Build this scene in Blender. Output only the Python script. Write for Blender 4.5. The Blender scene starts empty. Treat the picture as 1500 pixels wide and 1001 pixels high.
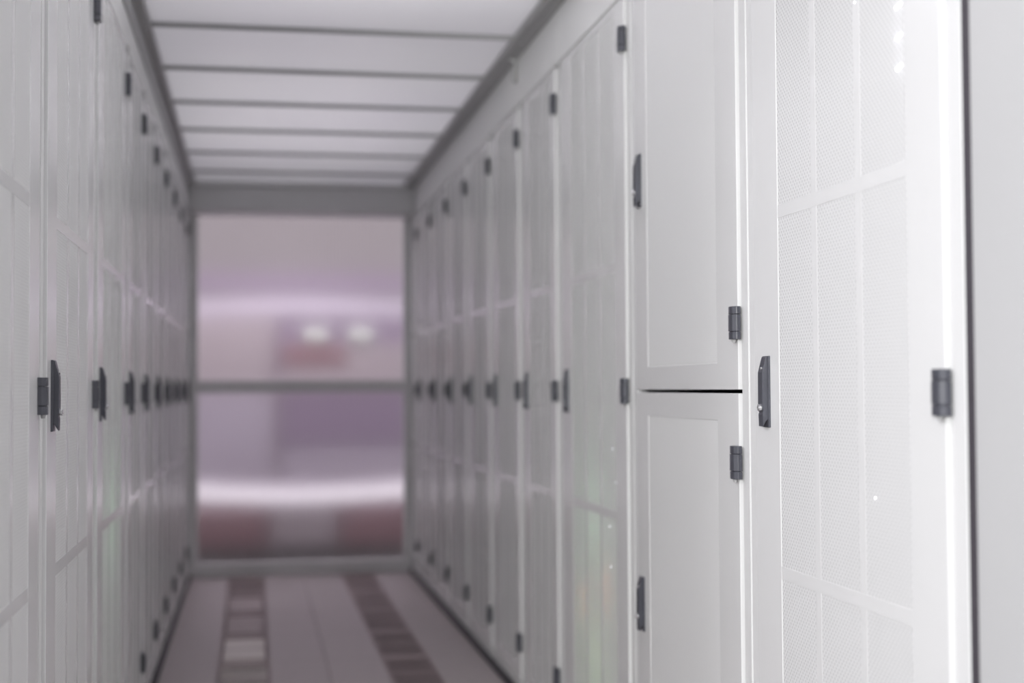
import bpy, bmesh, math, random
from mathutils import Vector, Matrix

# ------------------------------------------------------------------ camera, world, light, exposure
S = bpy.context.scene
COL = S.collection
CAM_Z = 1.0374
YAW, PITCH, ROLL = 0.1806, 0.0325, -0.0058
fwd = Vector((math.sin(YAW)*math.cos(PITCH), math.cos(YAW)*math.cos(PITCH), math.sin(PITCH)))
rgt = Vector((math.cos(YAW), -math.sin(YAW), 0.0))
up = rgt.cross(fwd)
r2 = rgt*math.cos(ROLL) + up*math.sin(ROLL)
u2 = -rgt*math.sin(ROLL) + up*math.cos(ROLL)
cam_d = bpy.data.cameras.new('camera')
cam_d.sensor_width = 36.0
cam_d.lens = 2083.0*36.0/1500.0
cam_d.clip_start = 0.05
cam_d.dof.use_dof = True
cam_d.dof.focus_distance = 2.5
cam_d.dof.aperture_fstop = 2.0
cam = bpy.data.objects.new('camera', cam_d)
COL.objects.link(cam)
m = Matrix((r2, u2, -fwd)).transposed().to_4x4()
m.translation = Vector((0, 0, CAM_Z))
cam.matrix_world = m
S.camera = cam

S.view_settings.view_transform = 'Standard'
S.view_settings.look = 'None'
S.view_settings.gamma = 1.0
S.view_settings.use_curve_mapping = False
S.view_settings.exposure = 0.18

W = bpy.data.worlds.new('room_ambient')
S.world = W
W.use_nodes = True
W.node_tree.nodes['Background'].inputs[0].default_value = (0.985, 0.975, 1.0, 1)
W.node_tree.nodes['Background'].inputs[1].default_value = 0.98


def area(name, loc, size, power, color, target=None, sy=None):
    d = bpy.data.lights.new(name, 'AREA')
    d.energy = power
    d.color = color
    d.size = size
    if sy:
        d.shape = 'RECTANGLE'
        d.size_y = sy
    o = bpy.data.objects.new(name, d)
    COL.objects.link(o)
    o.location = loc
    if target:
        o.rotation_euler = (Vector(target) - Vector(loc)).to_track_quat('-Z', 'Y').to_euler()
    return o


# lamp of the hall, over the entrance of the aisle on the left: lights the near right doors
area('entrance_lamp', (-2.4, 0.15, 2.80), 0.5, 45, (0.955, 0.94, 1.0), (0.884, 1.9, 0.9))
# hall lamps above the translucent roof of the aisle
area('hall_and_fill_lamp', (0.27, 3.0, 2.85), 0.7, 66, (0.99, 1.0, 0.985), sy=1.5)
area('hall_and_fill_lamp', (0.27, 6.0, 3.15), 0.5, 35, (1.0, 0.99, 1.0), sy=2.4)
# added fill light behind the camera, brightens the lower walls along the aisle
area('hall_and_fill_lamp', (-1.45, -2.3, 1.7), 0.9, 160, (0.99, 1.0, 0.985), (0.6, 4.0, 0.9))
# lamp of the hall beyond the end panel
area('far_hall_lamp', (0.27, 8.75, 2.85), 0.8, 36, (1.0, 0.95, 1.0), (0.27, 9.7, 0.8))

# ------------------------------------------------------------------ materials


def new_mat(name):
    mt = bpy.data.materials.new(name)
    mt.use_nodes = True
    nt = mt.node_tree
    return mt, nt, nt.nodes['Principled BSDF']


def paint(name, col, rough=0.4, metal=0.0, noise=0.03, scale=6.0, bump=0.0, bscale=400.0, spec=0.5):
    mt, nt, b = new_mat(name)
    b.inputs['Roughness'].default_value = rough
    b.inputs['Metallic'].default_value = metal
    b.inputs['Specular IOR Level'].default_value = spec
    tc = nt.nodes.new('ShaderNodeTexCoord')
    n = nt.nodes.new('ShaderNodeTexNoise')
    n.inputs['Scale'].default_value = scale
    n.inputs['Detail'].default_value = 3
    nt.links.new(tc.outputs['Object'], n.inputs['Vector'])
    mr = nt.nodes.new('ShaderNodeMapRange')
    mr.inputs[3].default_value = 1 - noise
    mr.inputs[4].default_value = 1 + noise
    nt.links.new(n.outputs['Fac'], mr.inputs[0])
    mul = nt.nodes.new('ShaderNodeMix')
    mul.data_type = 'RGBA'
    mul.blend_type = 'MULTIPLY'
    mul.inputs[0].default_value = 1
    mul.inputs[6].default_value = (*col, 1)
    nt.links.new(mr.outputs[0], mul.inputs[7])
    nt.links.new(mul.outputs[2], b.inputs['Base Color'])
    if bump:
        n2 = nt.nodes.new('ShaderNodeTexNoise')
        n2.inputs['Scale'].default_value = bscale
        nt.links.new(tc.outputs['Object'], n2.inputs['Vector'])
        bp = nt.nodes.new('ShaderNodeBump')
        bp.inputs['Strength'].default_value = bump
        bp.inputs['Distance'].default_value = 0.001
        nt.links.new(n2.outputs['Fac'], bp.inputs['Height'])
        nt.links.new(bp.outputs['Normal'], b.inputs['Normal'])
    return mt


def perforated(name, col, pitch, depth, transl):
    """sheet metal with staggered round holes, a little light comes through"""
    mt, nt, b = new_mat(name)
    b.inputs['Roughness'].default_value = 0.6
    b.inputs['Specular IOR Level'].default_value = 0.12
    tc = nt.nodes.new('ShaderNodeTexCoord')
    sx = nt.nodes.new('ShaderNodeSeparateXYZ')
    nt.links.new(tc.outputs['Object'], sx.inputs[0])

    def wave(sock):
        a = nt.nodes.new('ShaderNodeMath')
        a.operation = 'MULTIPLY'
        a.inputs[1].default_value = math.pi/pitch
        nt.links.new(sock, a.inputs[0])
        c = nt.nodes.new('ShaderNodeMath')
        c.operation = 'SINE'
        nt.links.new(a.outputs[0], c.inputs[0])
        return c.outputs[0]
    p = nt.nodes.new('ShaderNodeMath')
    p.operation = 'MULTIPLY'
    nt.links.new(wave(sx.outputs['X']), p.inputs[0])
    nt.links.new(wave(sx.outputs['Z']), p.inputs[1])
    mr = nt.nodes.new('ShaderNodeMapRange')
    mr.inputs[1].default_value = 0.15
    mr.inputs[2].default_value = 0.55
    nt.links.new(p.outputs[0], mr.inputs[0])
    mx = nt.nodes.new('ShaderNodeMix')
    mx.data_type = 'RGBA'
    mx.inputs[6].default_value = (*col, 1)
    mx.inputs[7].default_value = (col[0]*depth, col[1]*depth, col[2]*depth, 1)
    nt.links.new(mr.outputs[0], mx.inputs[0])
    nt.links.new(mx.outputs[2], b.inputs['Base Color'])
    bp = nt.nodes.new('ShaderNodeBump')
    bp.invert = True
    bp.inputs['Strength'].default_value = 0.25
    bp.inputs['Distance'].default_value = 0.0008
    nt.links.new(mr.outputs[0], bp.inputs['Height'])
    nt.links.new(bp.outputs['Normal'], b.inputs['Normal'])
    tr = nt.nodes.new('ShaderNodeBsdfTranslucent')
    tr.inputs[0].default_value = (0.9, 0.9, 0.9, 1)
    ms = nt.nodes.new('ShaderNodeMixShader')
    ms.inputs[0].default_value = transl
    out = nt.nodes['Material Output']
    nt.links.new(b.outputs[0], ms.inputs[1])
    nt.links.new(tr.outputs[0], ms.inputs[2])
    nt.links.new(ms.outputs[0], out.inputs[0])
    return mt


def glow(name, col, strength):
    mt, nt, b = new_mat(name)
    b.inputs['Base Color'].default_value = (*col, 1)
    b.inputs['Emission Color'].default_value = (*col, 1)
    b.inputs['Emission Strength'].default_value = strength
    n = nt.nodes.new('ShaderNodeTexNoise')
    n.inputs['Scale'].default_value = 3
    mr = nt.nodes.new('ShaderNodeMapRange')
    mr.inputs[3].default_value = 0.3
    mr.inputs[4].default_value = 0.4
    nt.links.new(n.outputs['Fac'], mr.inputs[0])
    nt.links.new(mr.outputs[0], b.inputs['Roughness'])
    return mt


def translucent_sheet(name, col, fac, rough=0.3):
    mt, nt, b = new_mat(name)
    b.inputs['Roughness'].default_value = rough
    n = nt.nodes.new('ShaderNodeTexNoise')
    n.inputs['Scale'].default_value = 1.2
    n.inputs['Detail'].default_value = 2
    tc = nt.nodes.new('ShaderNodeTexCoord')
    nt.links.new(tc.outputs['Object'], n.inputs['Vector'])
    cr = nt.nodes.new('ShaderNodeMix')
    cr.data_type = 'RGBA'
    cr.inputs[6].default_value = (col[0]*.93, col[1]*.92, col[2]*.95, 1)
    cr.inputs[7].default_value = (*col, 1)
    nt.links.new(n.outputs['Fac'], cr.inputs[0])
    nt.links.new(cr.outputs[2], b.inputs['Base Color'])
    tr = nt.nodes.new('ShaderNodeBsdfTranslucent')
    nt.links.new(cr.outputs[2], tr.inputs[0])
    ms = nt.nodes.new('ShaderNodeMixShader')
    ms.inputs[0].default_value = fac
    nt.links.new(b.outputs[0], ms.inputs[1])
    nt.links.new(tr.outputs[0], ms.inputs[2])
    nt.links.new(ms.outputs[0], nt.nodes['Material Output'].inputs[0])
    return mt


def ribbed_glass(name):
    mt, nt, b = new_mat(name)
    b.inputs['Base Color'].default_value = (0.93, 0.90, 0.93, 1)
    b.inputs['Roughness'].default_value = 0.34
    b.inputs['IOR'].default_value = 1.2
    b.inputs['Transmission Weight'].default_value = 0.9
    tc = nt.nodes.new('ShaderNodeTexCoord')
    w = nt.nodes.new('ShaderNodeTexWave')
    w.bands_direction = 'X'
    w.inputs['Scale'].default_value = 16.0
    nt.links.new(tc.outputs['Object'], w.inputs['Vector'])
    bp = nt.nodes.new('ShaderNodeBump')
    bp.inputs['Strength'].default_value = 0.3
    bp.inputs['Distance'].default_value = 0.004
    nt.links.new(w.outputs['Fac'], bp.inputs['Height'])
    nt.links.new(bp.outputs['Normal'], b.inputs['Normal'])
    return mt


WHITE = paint('white_powder_coat', (0.78, 0.78, 0.78), 0.20, noise=0.012, scale=3, bump=0.05, bscale=900)
POST = paint('white_frame_paint', (0.735, 0.735, 0.735), 0.5, spec=0.12, noise=0.012, scale=3)
FASCIA = paint('white_fascia_paint', (0.85, 0.85, 0.85), 0.5, noise=0.012, scale=3, spec=0.2)
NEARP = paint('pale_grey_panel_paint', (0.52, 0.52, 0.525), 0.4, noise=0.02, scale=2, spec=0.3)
BODY = paint('cabinet_inside_grey', (0.35, 0.35, 0.36), 0.6)
MESH = perforated('perforated_white_sheet', (0.825, 0.825, 0.825), 0.0056, 0.76, 0.12)
FINE = perforated('fine_perforated_sheet', (0.79, 0.79, 0.79), 0.0042, 0.93, 0.0)
DARK = paint('dark_slate_plastic', (0.064, 0.066, 0.082), 0.30, noise=0.15, scale=60)
STEEL = paint('bright_steel', (0.75, 0.75, 0.76), 0.22, metal=0.9)
GASKET = paint('dark_grey_rubber', (0.06, 0.053, 0.064), 0.6, noise=0.08, scale=20)
ALU = paint('grey_aluminium_rail', (0.44, 0.44, 0.44), 0.42, metal=0.1, noise=0.05, scale=10)
BAR = paint('grey_crossbar', (0.38, 0.38, 0.38), 0.4, noise=0.05, scale=10)
FRAME = paint('grey_end_frame', (0.70, 0.70, 0.70), 0.45, noise=0.04)
PANEL = translucent_sheet('translucent_roof_sheet', (0.78, 0.775, 0.785), 0.42)
PANE = ribbed_glass('ribbed_translucent_pane')
TILE = paint('warm_grey_floor_tile', (0.50, 0.44, 0.445), 0.42, noise=0.10, scale=45, bump=0.06, bscale=250)
GRILLE = paint('dark_grille_metal', (0.40, 0.315, 0.32), 0.45, noise=0.1, scale=30)
DAMPER_LIGHT = paint('cream_cover_plate', (0.78, 0.71, 0.67), 0.4, noise=0.05)
DAMPER_MID = paint('brown_grey_plate', (0.40, 0.33, 0.33), 0.45, noise=0.1)
DAMPER_DARK = paint('dark_plate', (0.42, 0.33, 0.335), 0.5, noise=0.1)
SUBFLOOR = paint('dark_subfloor', (0.05, 0.045, 0.045), 0.8)
LED_WHITE = glow('white_indicator', (0.93, 0.93, 1.0), 4.0)

# ------------------------------------------------------------------ mesh helpers


def box(bm, x0, x1, y0, y1, z0, z1):
    v = [bm.verts.new(p) for p in ((x0, y0, z0), (x1, y0, z0), (x1, y1, z0), (x0, y1, z0),
                                   (x0, y0, z1), (x1, y0, z1), (x1, y1, z1), (x0, y1, z1))]
    for f in ((3, 2, 1, 0), (4, 5, 6, 7), (0, 1, 5, 4), (1, 2, 6, 5), (2, 3, 7, 6), (3, 0, 4, 7)):
        bm.faces.new([v[i] for i in f])


def ring_slab(bm, x0, x1, z0, z1, a0, a1, c0, c1, y0, y1):
    """slab from y0 (back) to y1 (front) with a rectangular opening a0..a1, c0..c1"""
    def loop(y, p, q, r, t):
        return [bm.verts.new(v) for v in ((p, y, r), (q, y, r), (q, y, t), (p, y, t))]
    fo, fi = loop(y1, x0, x1, z0, z1), loop(y1, a0, a1, c0, c1)
    bo, bi = loop(y0, x0, x1, z0, z1), loop(y0, a0, a1, c0, c1)
    for i in range(4):
        j = (i+1) % 4
        bm.faces.new((fo[i], fo[j], fi[j], fi[i]))
        bm.faces.new((bo[j], bo[i], bi[i], bi[j]))
        bm.faces.new((fo[j], fo[i], bo[i], bo[j]))
        bm.faces.new((fi[i], fi[j], bi[j], bi[i]))


def prism(bm, prof, x0, x1, axis='X'):
    """profile of (a, b) points extruded along an axis: X -> points are (y, z); Y -> (x, z); Z -> (x, y)"""
    def P(t, a, b):
        return {'X': (t, a, b), 'Y': (a, t, b), 'Z': (a, b, t)}[axis]
    A = [bm.verts.new(P(x0, a, b)) for a, b in prof]
    B = [bm.verts.new(P(x1, a, b)) for a, b in prof]
    n = len(prof)
    bm.faces.new(A[::-1])
    bm.faces.new(B)
    for i in range(n):
        j = (i+1) % n
        bm.faces.new((A[i], A[j], B[j], B[i]))


def cyl(bm, c, r, h, axis='Z', n=14, r2=None):
    r2 = r if r2 is None else r2
    ring = [(math.cos(2*math.pi*i/n), math.sin(2*math.pi*i/n)) for i in range(n)]

    def P(a, b, t):
        d = {'X': (t, a, b), 'Y': (a, t, b), 'Z': (a, b, t)}[axis]
        return (c[0]+d[0], c[1]+d[1], c[2]+d[2])
    A = [bm.verts.new(P(a*r, b*r, 0)) for a, b in ring]
    B = [bm.verts.new(P(a*r2, b*r2, h)) for a, b in ring]
    bm.faces.new(A[::-1])
    bm.faces.new(B)
    for i in range(n):
        j = (i+1) % n
        bm.faces.new((A[i], A[j], B[j], B[i]))


def data(name, build, mat, bevel=0.0, seg=2, smooth=False):
    bm = bmesh.new()
    build(bm)
    bmesh.ops.recalc_face_normals(bm, faces=bm.faces)
    if bevel:
        bmesh.ops.bevel(bm, geom=[e for e in bm.edges if e.is_boundary or e.calc_face_angle(0) > 0.15], offset=bevel, segments=seg, affect='EDGES', clamp_overlap=True)
    me = bpy.data.meshes.new(name)
    bm.to_mesh(me)
    bm.free()
    me.materials.append(mat)
    if smooth:
        me.polygons.foreach_set('use_smooth', [True]*len(me.polygons))
    return me


def obj(name, me, parent=None, loc=(0, 0, 0), label=None, kind=None, category=None, group=None, rot=None):
    o = bpy.data.objects.new(name, me)
    COL.objects.link(o)
    o.location = loc
    if rot:
        o.rotation_euler = rot
    if parent:
        o.parent = parent
    for k, v in (('label', label), ('kind', kind), ('category', category), ('group', group)):
        if v:
            o[k] = v
    return o


XR, XL = 0.8843, -0.3432
BOUND = [1.67, 2.47, 3.27] + [4.07 + 0.6*i for i in range(8)]     # cabinet boundaries along the aisle
Y_END = 8.05
DOOR_TOP, DOOR_BOT = 1.988, 0.06
RAIL_Z = 2.150

# ------------------------------------------------------------------ floor
floor = obj('floor', None, kind='structure', label='raised floor of warm grey tiles with two dark grille strips', category='floor')
sub = obj('subfloor', data('subfloor', lambda bm: box(bm, -1.6, 2.1, -1.5, 11.4, -0.14, -0.10), SUBFLOOR), floor)
G1 = (-0.128, 0.066)
G2 = (0.488, 0.668)
cols = [(-0.3432-0.02, G1[0]), (G1[1], 0.277), (0.277, G2[0]), (G2[1], 0.8843+0.02)]
tile_me = [data('floor_tile', (lambda a, b: lambda bm: box(bm, a+0.0006, b-0.0006, 0.0007, 0.5993, -0.035, 0.0))(a, b), TILE, 0.0012, 1) for a, b in cols]
GY0 = 5.53 - 0.6*6
for j in range(11):
    y = GY0 + 0.6*(j)
    for me in tile_me:
        if y < 8.7:
            obj('floor_tile', me, floor, (0, y, 0))


def grille(xs, y, damper, plate_up, label):
    x0, x1 = xs
    g = obj('floor_grille', grille_frame[xs], floor, (0, y, 0), label)
    if plate_up:
        obj('cover_plate', data('cover_plate', lambda bm: box(bm, x0+0.016, x1-0.016, 0.085, 0.535, -0.012, -0.003), damper, 0.001, 1), g)
    else:
        obj('damper_plate', data('damper_plate', lambda bm: box(bm, x0+0.012, x1-0.012, 0.012, 0.588, -0.030, -0.022), damper), g)
    s = obj('slats', (pale_slats if damper is DAMPER_LIGHT else grille_slats[xs]) if not plate_up else grille_slats_low[xs], g)
    s['kind'] = 'stuff'


def build_frame(x0, x1):
    def f(bm):
        w = 0.010
        box(bm, x0+0.001, x0+w, 0.001, 0.599, -0.035, 0.0)
        box(bm, x1-w, x1-0.001, 0.001, 0.599, -0.035, 0.0)
        for a, b in ((0.001, 0.028), (0.572, 0.599)):
            box(bm, x0+w, x1-w, a, b, -0.035, 0.0)
        box(bm, x0+w, x1-w, 0.294, 0.306, -0.035, -0.002)
    return f


def build_slats(x0, x1, top):
    def f(bm):
        n = int((x1-x0-0.024)/0.0095)
        for i in range(n):
            x = x0+0.012+(i+0.5)*(x1-x0-0.024)/n
            box(bm, x-0.0022, x+0.0022, 0.028, 0.572, -0.020, top)
    return f


grille_frame, grille_slats, grille_slats_low = {}, {}, {}
pale_slats = data('slats', build_slats(*G1, -0.001), DAMPER_LIGHT)
for xs in (G1, G2):
    grille_frame[xs] = data('floor_grille', build_frame(*xs), GRILLE, 0.0008, 1)
    grille_slats[xs] = data('slats', build_slats(*xs, -0.001), GRILLE)
    grille_slats_low[xs] = data('slats', build_slats(*xs, -0.013), GRILLE)
for j in range(11):
    y = GY0 + 0.6*j
    k = j-6        # 0 = module with the bright cover plate
    if k == 0:
        grille(G1, y, DAMPER_LIGHT, True, 'grille with a bright cream cover plate')
    elif k < 0:
        grille(G1, y, DAMPER_LIGHT, False, None)
    elif k <= 2:
        grille(G1, y, DAMPER_MID, True, None)
    else:
        grille(G1, y, DAMPER_MID, False, None)
    grille(G2, y, DAMPER_DARK if k != -1 else DAMPER_MID, False, None)

# dark joint between the floor and the cabinets
obj('baseboard_right', data('baseboard_right', lambda bm: box(bm, XR-0.012, XR+0.010, 1.68, Y_END, 0.0, 0.020), GASKET), kind='structure', label='dark rubber strip along the foot of the right row', category='baseboard')
obj('baseboard_left', data('baseboard_left', lambda bm: box(bm, XL-0.010, XL+0.012, 1.68, Y_END, 0.0, 0.020), GASKET), kind='structure', label='dark rubber strip along the foot of the left row', category='baseboard')

# ------------------------------------------------------------------ roof of the aisle
ceiling = obj('ceiling', None, kind='structure', label='roof of pale translucent sheets on thin grey crossbars', category='ceiling')
BARS = [1.27] + [1.47 + 0.6*i for i in range(11)] + [7.83]


def t_bar(bm):
    a, b = XL+0.030, XR-0.050
    prism(bm, [(-0.008, 2.156), (0.008, 2.156), (0.008, 2.168), (0.004, 2.168), (0.004, 2.200), (-0.004, 2.200), (-0.004, 2.168), (-0.008, 2.168)], a, b, 'X')


bar_me = data('crossbar', t_bar, BAR, 0.001, 1)
bolt_me = data('bolt', lambda bm: cyl(bm, (0, 0, 0), 0.008, -0.006, 'Z', 10, 0.006), STEEL, 0.001, 1)
for y in BARS[1:-1]:
    b = obj('crossbar', bar_me, ceiling, (0, y, 0))
for i in range(len(BARS)-1):
    y0, y1 = BARS[i], BARS[i+1]
    if i == 0:
        continue
    obj('roof_sheet', data('roof_sheet', lambda bm: box(bm, XL+0.02, XR-0.02, y0+0.005, y1-0.005, 2.1695, 2.1755), PANEL), ceiling)


def rail_profile(s, x, reach, flange):
    # s = +1: aisle lies towards +x from x; a grooved bottom lip and, where there is one, a thin flange down the fascia
    z = RAIL_Z
    p = [(x-s*0.0008, z-flange), (x+s*0.006, z-flange), (x+s*0.006, z)] if flange else [(x-s*0.0008, z)]
    return p + [(x+s*reach*0.42, z), (x+s*reach*0.46, z+0.004), (x+s*reach*0.60, z+0.004),
                (x+s*reach*0.64, z), (x+s*(reach-0.005), z), (x+s*reach, z+0.005), (x+s*reach, z+0.060), (x-s*0.0008, z+0.060)]


rl = obj('trim_1', data('trim_1', lambda bm: prism(bm, rail_profile(1, XL, 0.036, 0.065), 1.25, 7.83, 'Y'), ALU, 0.0015, 1), kind='structure', label='grey aluminium roof rail above the left row', category='rail')
rr = obj('trim_2', data('trim_2', lambda bm: prism(bm, rail_profile(-1, XR, 0.058, 0), 1.25, 7.83, 'Y'), ALU, 0.0015, 1), kind='structure', label='grey aluminium roof rail above the right row', category='rail')
for y in BARS[1:-1]:
    obj('bolt', bolt_me, rl, (XL+0.020, y, RAIL_Z+0.003))
    obj('bolt', bolt_me, rr, (XR-0.031, y, RAIL_Z+0.003))
obj('bracket', data('bracket', lambda bm: prism(bm, [(0, 2.075), (0.012, 2.070), (0.012, 2.152), (-0.02, 2.152), (-0.02, 2.145), (0, 2.14)], 4.70, 4.722, 'Y'), ALU, 0.001, 1), rr, (XR-0.016, 0, 0), 'small dark bracket hanging below the rail')
# front member of the roof at the entrance
obj('trim_3', data('trim_3', lambda bm: box(bm, XL-0.05, XR+0.05, 1.25, 1.30, 2.140, 2.30), ALU, 0.003, 1), kind='structure', label='front beam of the aisle roof', category='beam')
# header over the end panel
obj('trim_4', data('trim_4', lambda bm: (box(bm, XL, XR, 7.83, 8.08, 2.004, 2.215), box(bm, XL+0.001, XR-0.001, 7.815, 7.832, 2.010, 2.022), box(bm, XL+0.001, XR-0.001, 7.812, 7.832, 2.140, 2.157)), FRAME, 0.003, 1), kind='structure', label='grey header beam across the far end of the aisle', category='beam')

# ------------------------------------------------------------------ end panel with two ribbed panes
end = obj('wall_back', None, kind='structure', label='translucent end panel of the aisle in a grey frame', category='end panel')
obj('frame_stile', data('frame_stile', lambda bm: box(bm, XL, XL+0.046, Y_END, Y_END+0.05, 0.0, 2.004), FRAME, 0.003, 1), end)
obj('frame_stile', data('frame_stile', lambda bm: box(bm, XR-0.040, XR, Y_END, Y_END+0.05, 0.0, 2.004), FRAME, 0.003, 1), end)
obj('bottom_rail', data('bottom_rail', lambda bm: box(bm, XL+0.046, XR-0.040, Y_END, Y_END+0.05, 0.0, 0.075), FRAME, 0.003, 1), end)
obj('middle_rail', data('middle_rail', lambda bm: box(bm, XL+0.046, XR-0.040, Y_END-0.005, Y_END+0.055, 1.018, 1.085), FRAME, 0.003, 1), end)
obj('pane', data('pane', lambda bm: box(bm, XL+0.047, XR-0.041, Y_END+0.020, Y_END+0.028, 1.086, 2.003), PANE), end)
obj('pane', data('pane', lambda bm: box(bm, XL+0.047, XR-0.041, Y_END+0.020, Y_END+0.028, 0.076, 1.017), PANE), end)

# ------------------------------------------------------------------ hall beyond the end panel
FARWALL = paint('far_grey_wall', (0.32, 0.29, 0.295), 0.6, noise=0.1, scale=2)
LILAC = paint('lilac_grey_metal', (0.43, 0.38, 0.45), 0.4, noise=0.08)
PURPLE = paint('purple_grey_metal', (0.24, 0.18, 0.26), 0.4, noise=0.08)
RED = paint('dull_red_metal', (0.25, 0.12, 0.135), 0.45, noise=0.15)
ROSE = paint('rose_grey_metal', (0.39, 0.335, 0.355), 0.45, noise=0.1)
GLOWBAND = glow('lilac_white_reflection', (1.0, 0.95, 1.0), 0.54)  # reflected ceiling light put into the colour as emission
GLOWDIM = glow('lilac_grey_reflection', (0.52, 0.47, 0.54), 0.12)  # dimmer emissive colour for the upper reflection
GLOWSPOT = glow('greenish_white_lamp', (0.9, 1.0, 0.85), 0.4)

obj('wall_far', data('wall_far', lambda bm: box(bm, -1.6, 2.1, 11.35, 11.45, -0.1, 3.2), FARWALL), kind='structure', label='grey wall of the hall beyond the translucent end panel', category='wall')


def curved_band(bm, x0, x1, y, sag_y, z0, z1, sag_z, th, n=24):
    pts = []
    for i in range(n+1):
        t = i/n
        s = 4*t*(1-t)
        pts.append((x0+(x1-x0)*t, y - sag_y*s, sag_z*s))
    ring = []
    for x, yy, dz in pts:
        ring.append([bm.verts.new(p) for p in ((x, yy, z0+dz), (x, yy+th, z0+dz), (x, yy+th, z1+dz), (x, yy, z1+dz))])
    for a, b in zip(ring, ring[1:]):
        for i in range(4):
            j = (i+1) % 4
            bm.faces.new((a[i], a[j], b[j], b[i]))
    bm.faces.new(ring[0])
    bm.faces.new(ring[-1][::-1])


def far_thing(name, label, cat, parts, group=None):
    t = obj(name, None, label=label, category=cat, group=group)
    for pn, build, mat, bev in parts:
        obj(pn, data(pn, build, mat, bev, 1), t)
    return t


k = 9.4/8.07
zz = lambda z: CAM_Z + (z-CAM_Z)*k
# low red cabinets standing on the floor
for i, (a, b, mt, lab) in enumerate(((-0.42, 0.10, RED, 'low dull red cabinet, leftmost behind the lower pane'), (0.11, 0.55, ROSE, 'low rose grey cabinet in the middle behind the lower pane'), (0.56, 1.15, RED, 'low dull red cabinet, rightmost behind the lower pane'))):
    far_thing('low_cabinet', lab, 'cabinet', [
        ('body', (lambda a, b: lambda bm: box(bm, a, b, 9.42, 9.95, 0.0, 0.245))(a, b), mt, 0.006),
        ('door', (lambda a, b: lambda bm: box(bm, a+0.02, b-0.02, 9.395, 9.42, 0.03, 0.23))(a, b), mt, 0.004)], 'low cabinets beyond the end panel')
# bowed reflections of ceiling lights, built as glowing curved bands behind the panes
far_thing('reflection_band', 'bright white curved band imitating a reflection of lights, low behind the lower pane', 'reflection', [
    ('reflection_strip', lambda bm: curved_band(bm, -0.50, 1.20, 9.50, 0.12, zz(0.43), zz(0.515), -0.035, 0.05), GLOWBAND, 0),
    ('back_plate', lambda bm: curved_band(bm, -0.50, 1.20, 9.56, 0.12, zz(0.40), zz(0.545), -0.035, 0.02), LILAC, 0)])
far_thing('reflection_band', 'bright white curved band imitating a reflection of lights, behind the upper pane', 'reflection', [
    ('reflection_strip', lambda bm: curved_band(bm, -0.50, 1.20, 9.92, 0.12, 1.515, 1.635, 0.028, 0.05), GLOWDIM, 0),
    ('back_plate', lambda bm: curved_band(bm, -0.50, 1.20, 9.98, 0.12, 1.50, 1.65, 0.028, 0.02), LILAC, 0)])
# lilac and purple cabinets between the bands
far_thing('equipment_cabinet', 'pale lilac equipment cabinet at the left behind the end panel', 'cabinet', [
    ('body', lambda bm: box(bm, -0.48, 0.16, 9.70, 10.2, 0.245, 1.50), ROSE, 0.006),
    ('door', lambda bm: box(bm, -0.45, 0.13, 9.675, 9.70, 0.40, 1.02), LILAC, 0.004),
    ('upper_door', lambda bm: box(bm, -0.45, 0.13, 9.675, 9.70, 1.04, 1.48), ROSE, 0.004)])
far_thing('equipment_cabinet', 'purple grey equipment cabinet at the right behind the end panel', 'cabinet', [
    ('body', lambda bm: box(bm, 0.17, 1.20, 9.70, 10.2, 0.245, 1.50), PURPLE, 0.006),
    ('door', lambda bm: box(bm, 0.20, 1.17, 9.675, 9.70, 0.66, 1.02), PURPLE, 0.004),
    ('lower_door', lambda bm: box(bm, 0.20, 1.17, 9.675, 9.70, 0.40, 0.64), LILAC, 0.004),
    ('upper_door', lambda bm: box(bm, 0.20, 1.17, 9.675, 9.70, 1.04, 1.34), ROSE, 0.004),
    ('red_drawer', lambda bm: box(bm, 0.20, 0.62, 9.66, 9.675, 1.20, 1.33), RED, 0.004)])
for x, lab in ((0.42, 'left of two small greenish white lamps behind the upper pane'), (0.72, 'right of two small greenish white lamps behind the upper pane')):
    far_thing('spot_lamp', lab, 'lamp', [
        ('lens', lambda bm: box(bm, x-0.07, x+0.07, 9.63, 9.65, 1.385, 1.43), GLOWSPOT, 0.004),
        ('housing', lambda bm: box(bm, x-0.085, x+0.085, 9.65, 9.675, 1.37, 1.445), LILAC, 0.004)], 'small lamps beyond the end panel')
far_thing('cable_duct', 'dark grey cable duct running across behind the upper pane', 'duct', [
    ('trough', lambda bm: box(bm, -0.6, 1.3, 10.02, 10.18, 1.72, 1.84), PURPLE, 0.006),
    ('stand', lambda bm: box(bm, -0.40, -0.37, 10.05, 10.15, 1.50, 1.72), FRAME, 0),
    ('stand', lambda bm: box(bm, 1.10, 1.13, 10.05, 10.15, 1.50, 1.72), FRAME, 0)])

# ------------------------------------------------------------------ server cabinets
# local frame of a cabinet: x along the row from the hinge side, y out into the aisle, z up
MZ = [0.106, 0.709, 0.731, 1.325, 1.347, 1.966]


def door_frame(w, m0, m1):
    e0, e1 = 0.044, w-0.046

    return lambda bm: ring_slab(bm, e0, e1, DOOR_BOT, DOOR_TOP, m0, m1, MZ[0], MZ[5], -0.022, 0.0)


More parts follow.
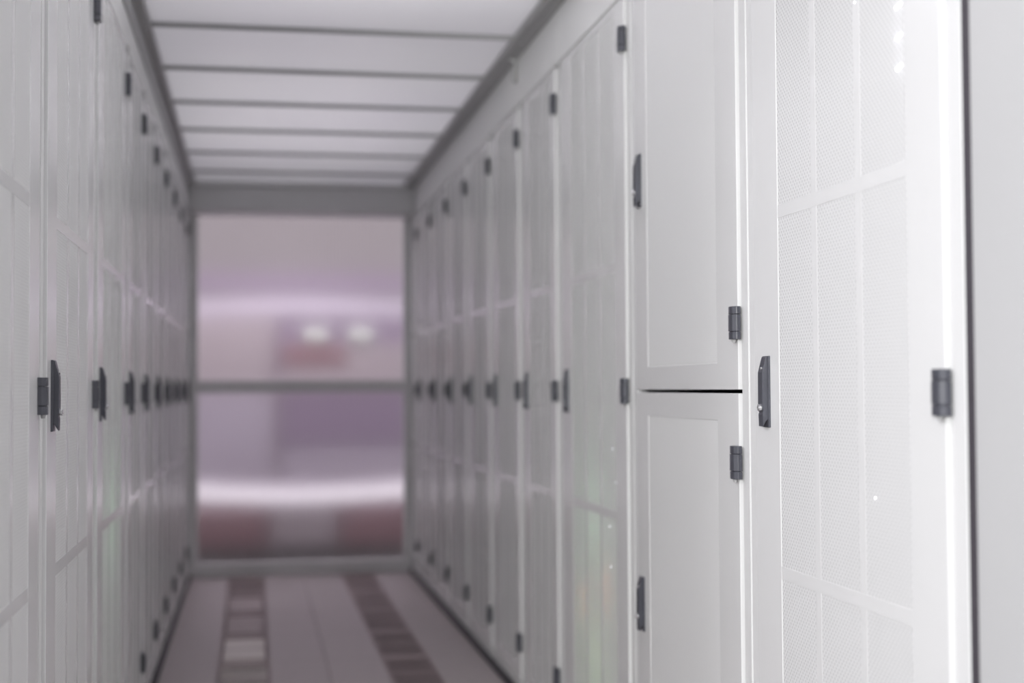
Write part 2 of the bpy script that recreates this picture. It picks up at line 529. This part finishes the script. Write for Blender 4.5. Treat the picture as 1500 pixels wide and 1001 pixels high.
KIT = {}
for w, m0, m1 in ((0.8, 0.150, 0.636), (0.6, 0.130, 0.440)):
    c = (m1-m0-0.044)/3
    cs = [m0, m0+c, m0+c+0.022, m0+2*c+0.022, m0+2*c+0.044, m1]
    KIT[w] = dict(
        m=(m0, m1), cs=cs, c=c,
        door=data('door', door_frame(w, m0, m1), WHITE, 0.0007, 1),
        mesh=[data('mesh_panel', (lambda h: lambda bm: box(bm, 0, c, -0.008, -0.0009, 0, h))(h), MESH) for h in (MZ[1]-MZ[0], MZ[3]-MZ[2], MZ[5]-MZ[4])],
        vbar=data('vertical_bar', lambda bm: box(bm, 0, 0.022, -0.010, -0.0006, MZ[0], MZ[5]), WHITE),
        hbar=data('horizontal_bar', lambda bm: box(bm, m0, m1, -0.009, -0.0003, 0, 0.022), WHITE),
        body=data('body', lambda bm: (box(bm, 0.004, 0.03, -1.0, -0.03, 0.02, 2.10), box(bm, w-0.03, w-0.004, -1.0, -0.03, 0.02, 2.10),
                                      box(bm, 0.03, w-0.03, -1.0, -0.98, 0.02, 2.10), box(bm, 0.03, w-0.03, -0.98, -0.03, 2.08, 2.10),
                                      box(bm, 0.03, w-0.03, -0.98, -0.03, 0.02, 0.05)), BODY),
        post=data('frame_post', lambda bm: box(bm, 0.0015, 0.0405, -0.03, -0.0055, 0.022, 1.994), POST, 0.0030, 3),
        top=data('top_fascia', lambda bm: box(bm, 0.001, w-0.001, -0.05, -0.001, 1.9945, 2.160), FASCIA, 0.0018, 2),
        plinth=data('plinth', lambda bm: box(bm, 0.042, w-0.042, -0.05, -0.004, 0.022, 0.056), POST, 0.0015, 1),
        split_up=data('door', lambda bm: ring_slab(bm, 0.044, w-0.046, 1.0315, DOOR_TOP, 0.165, 0.655, 1.083, 1.93, -0.022, 0.0), WHITE, 0.0007, 1),
        split_lo=data('door', lambda bm: ring_slab(bm, 0.044, w-0.046, DOOR_BOT, 1.0245, 0.165, 0.655, 0.125, 0.972, -0.022, 0.0), WHITE, 0.0007, 1),
    )
fine_me = data('mesh_panel', lambda bm: box(bm, 0.165, 0.655, -0.008, -0.0012, 0, 0.847), FINE)


def hinge_build(bm):
    # three knuckles of a rounded hinge block, 61 mm high
    for a, b, d in ((-0.0305, -0.0165, 0.0), (-0.0155, 0.0155, 0.0006), (0.0165, 0.0305, 0.0)):
        prism(bm, [(-0.016, -0.002), (0.016, -0.002), (0.016, 0.006), (0.011, 0.0125+d), (0.0, 0.014+d), (-0.011, 0.0125+d), (-0.016, 0.006)], a, b, 'Z')
    box(bm, -0.012, 0.012, 0.0, 0.010, -0.018, 0.018)


hinge_me = data('hinge', hinge_build, DARK, 0.0006, 1)
pin_me = data('hinge_pin', lambda bm: cyl(bm, (0, 0.006, -0.0305), 0.0045, -0.006, 'Z', 12, 0.0035), BAR)


def handle_build(bm):
    # escutcheon plate and a lever thick in the middle, slanted at the top, notched at the bottom
    box(bm, -0.0145, 0.0145, -0.001, 0.004, -0.0620, 0.0620)
    prism(bm, [(0.003, -0.0480), (0.0062, -0.0500), (0.0125, -0.0610), (0.0132, -0.0400), (0.0118, -0.0350), (0.0118, -0.0320), (0.0138, -0.0300), (0.0135, 0.0330), (0.0062, 0.0605), (0.003, 0.0610)], -0.0105, 0.0115, 'X')


handle_me = data('handle', handle_build, DARK, 0.0007, 1)
lock_me = data('lock', lambda bm: (cyl(bm, (-0.002, 0.012, -0.028), 0.0065, 0.006, 'Y', 16), cyl(bm, (-0.002, 0.018, -0.028), 0.004, 0.0012, 'Y', 12)), STEEL, 0.0005, 1)
screw_me = data('screw', lambda bm: cyl(bm, (-0.004, 0.0105, 0.040), 0.0028, 0.0035, 'Y', 10), STEEL)
latch_me = data('latch', lambda bm: (box(bm, -0.004, 0.004, -0.002, 0.004, -0.010, 0.010), box(bm, -0.002, 0.002, 0.003, 0.006, -0.006, 0.003)), ALU, 0.001, 1)


def add_handle(door, x, z):
    obj('handle', handle_me, door, (x, 0, z))
    obj('lock', lock_me, door, (x, 0, z), 'bright steel lock cylinder')
    obj('screw', screw_me, door, (x, 0, z))


def add_hinge(cab, z):
    h = obj('hinge', hinge_me, cab, (0.046, 0.001, z))
    obj('hinge_pin', pin_me, h, (0, 0, 0))


def cabinet(side, i, label, split=False):
    b0, b1 = BOUND[i], BOUND[i+1]
    w = round(b1-b0, 3)
    K = KIT[w]
    c = obj('server_cabinet', None, label=label, category='cabinet', group='white cabinets of the right row' if side > 0 else 'white cabinets of the left row')
    if side > 0:
        c.location = (XR, b0, 0)
        c.rotation_euler = (0, 0, math.pi/2)
    else:
        c.location = (XL, b1, 0)
        c.rotation_euler = (0, 0, -math.pi/2)
    obj('body', K['body'], c)
    obj('frame_post', K['post'], c)
    obj('frame_post', K['post'], c, (w-0.042, 0, 0))
    obj('top_fascia', K['top'], c)
    obj('plinth', K['plinth'], c)
    obj('latch', latch_me, c, (w-0.03 if side > 0 else 0.03, 0.001, 1.982))
    hx = w-0.107
    if split:
        d = obj('door', K['split_up'], c, label='upper half door')
        obj('mesh_panel', fine_me, d, (0, 0, 1.083))
        add_handle(d, hx+0.018, 1.516)
        d = obj('door', K['split_lo'], c, label='lower half door')
        obj('mesh_panel', fine_me, d, (0, 0, 0.125))
        add_handle(d, hx+0.018, 0.539)
        for z in (1.880, 1.155, 0.897, 0.184):
            add_hinge(c, z)
    else:
        d = obj('door', K['door'], c)
        for a in range(3):
            for r in range(3):
                obj('mesh_panel', K['mesh'][r], d, (K['cs'][2*a], 0, MZ[2*r]))
        for a in (1, 3):
            obj('vertical_bar', K['vbar'], d, (K['cs'][a], 0, 0))
        for z in (MZ[1], MZ[3]):
            obj('horizontal_bar', K['hbar'], d, (0, 0, z))
        add_handle(d, hx, 1.028)
        for z in (1.880, 1.028, 0.184):
            add_hinge(c, z)
    return c


ORD = ['nearest', 'second', 'third', 'fourth', 'fifth', 'sixth', 'seventh', 'eighth', 'ninth', 'tenth']
right, left = [], []
for i in range(10):
    if i == 0:
        lab = 'bright white perforated cabinet nearest the camera in the right row'
    elif i == 1:
        lab = 'white cabinet with two half doors and a dark gap between them'
    elif i == 2:
        lab = 'white perforated cabinet just beyond the half-door cabinet, with greenish glow'
    elif i == 9:
        lab = 'farthest white perforated cabinet of the right row, at the end panel'
    else:
        lab = 'narrower white perforated cabinet, %s from the camera in the right row' % ORD[i] if i > 2 else ''
    right.append(cabinet(1, i, lab, split=(i == 1)))
for i in range(10):
    if i == 0:
        lab = 'white perforated cabinet nearest the camera in the left row, cut by the picture edge'
    elif i == 9:
        lab = 'farthest white perforated cabinet of the left row, at the end panel'
    elif i < 3:
        lab = 'wide white perforated cabinet, %s from the camera in the left row' % ORD[i]
    else:
        lab = 'narrower white perforated cabinet, %s from the camera in the left row' % ORD[i]
    left.append(cabinet(-1, i, lab))

# small lights showing through the perforated doors
ind_me = data('indicator_light', lambda bm: prism(bm, [(-0.009, -0.0005), (0.009, -0.0035), (0.009, 0.0008), (-0.009, 0.0038)], -0.0075, 0.0002, 'Y'), LED_WHITE, 0.001, 1)
for z in (1.566, 1.523, 1.480):
    obj('indicator_light', ind_me, right[0], (0.166, 0, z), 'small white glowing light', rot=(0, 0.0, 0))
dot_me = data('indicator_light', lambda bm: cyl(bm, (0, -0.0030, 0), 0.0012, 0.003, 'Y', 10), LED_WHITE)
for ci, pts in ((0, ((0.262, 0.875), (0.310, 1.610))), (2, ((0.185, 0.883), (0.152, 0.802), (0.220, 0.687), (0.212, 0.587)))):
    for x, z in pts:
        obj('indicator_light', dot_me, right[ci], (x, 0, z), 'tiny white glowing dot')


def inner_lamp(cab, x, depth, z, color, power, radius):
    d = bpy.data.lights.new('equipment_light', 'POINT')
    d.energy = power
    d.color = color
    d.shadow_soft_size = radius
    o = bpy.data.objects.new('equipment_light', d)
    COL.objects.link(o)
    o.parent = cab
    o.location = (x, -depth, z)


inner_lamp(right[2], 0.40, 0.16, 0.70, (0.55, 1.0, 0.60), 5.5, 0.07)
inner_lamp(right[2], 0.40, 0.16, 0.30, (0.65, 1.0, 0.45), 5, 0.07)
inner_lamp(right[2], 0.50, 0.035, 0.462, (1.0, 0.45, 0.2), 1.0, 0.010)
inner_lamp(right[2], 0.27, 0.035, 0.530, (1.0, 0.40, 0.2), 1.0, 0.010)
inner_lamp(left[2], 0.40, 0.16, 0.72, (0.55, 1.0, 0.60), 6, 0.06)

# ------------------------------------------------------------------ plain panel at the entrance, with a dark joint
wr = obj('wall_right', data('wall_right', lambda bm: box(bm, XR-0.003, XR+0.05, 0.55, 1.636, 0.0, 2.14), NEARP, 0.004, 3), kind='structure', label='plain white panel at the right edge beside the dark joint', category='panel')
obj('gasket', data('gasket', lambda bm: box(bm, XR+0.006, XR+0.04, 1.6365, 1.6695, 0.0, 2.14), GASKET), wr, label='dark grey joint strip')
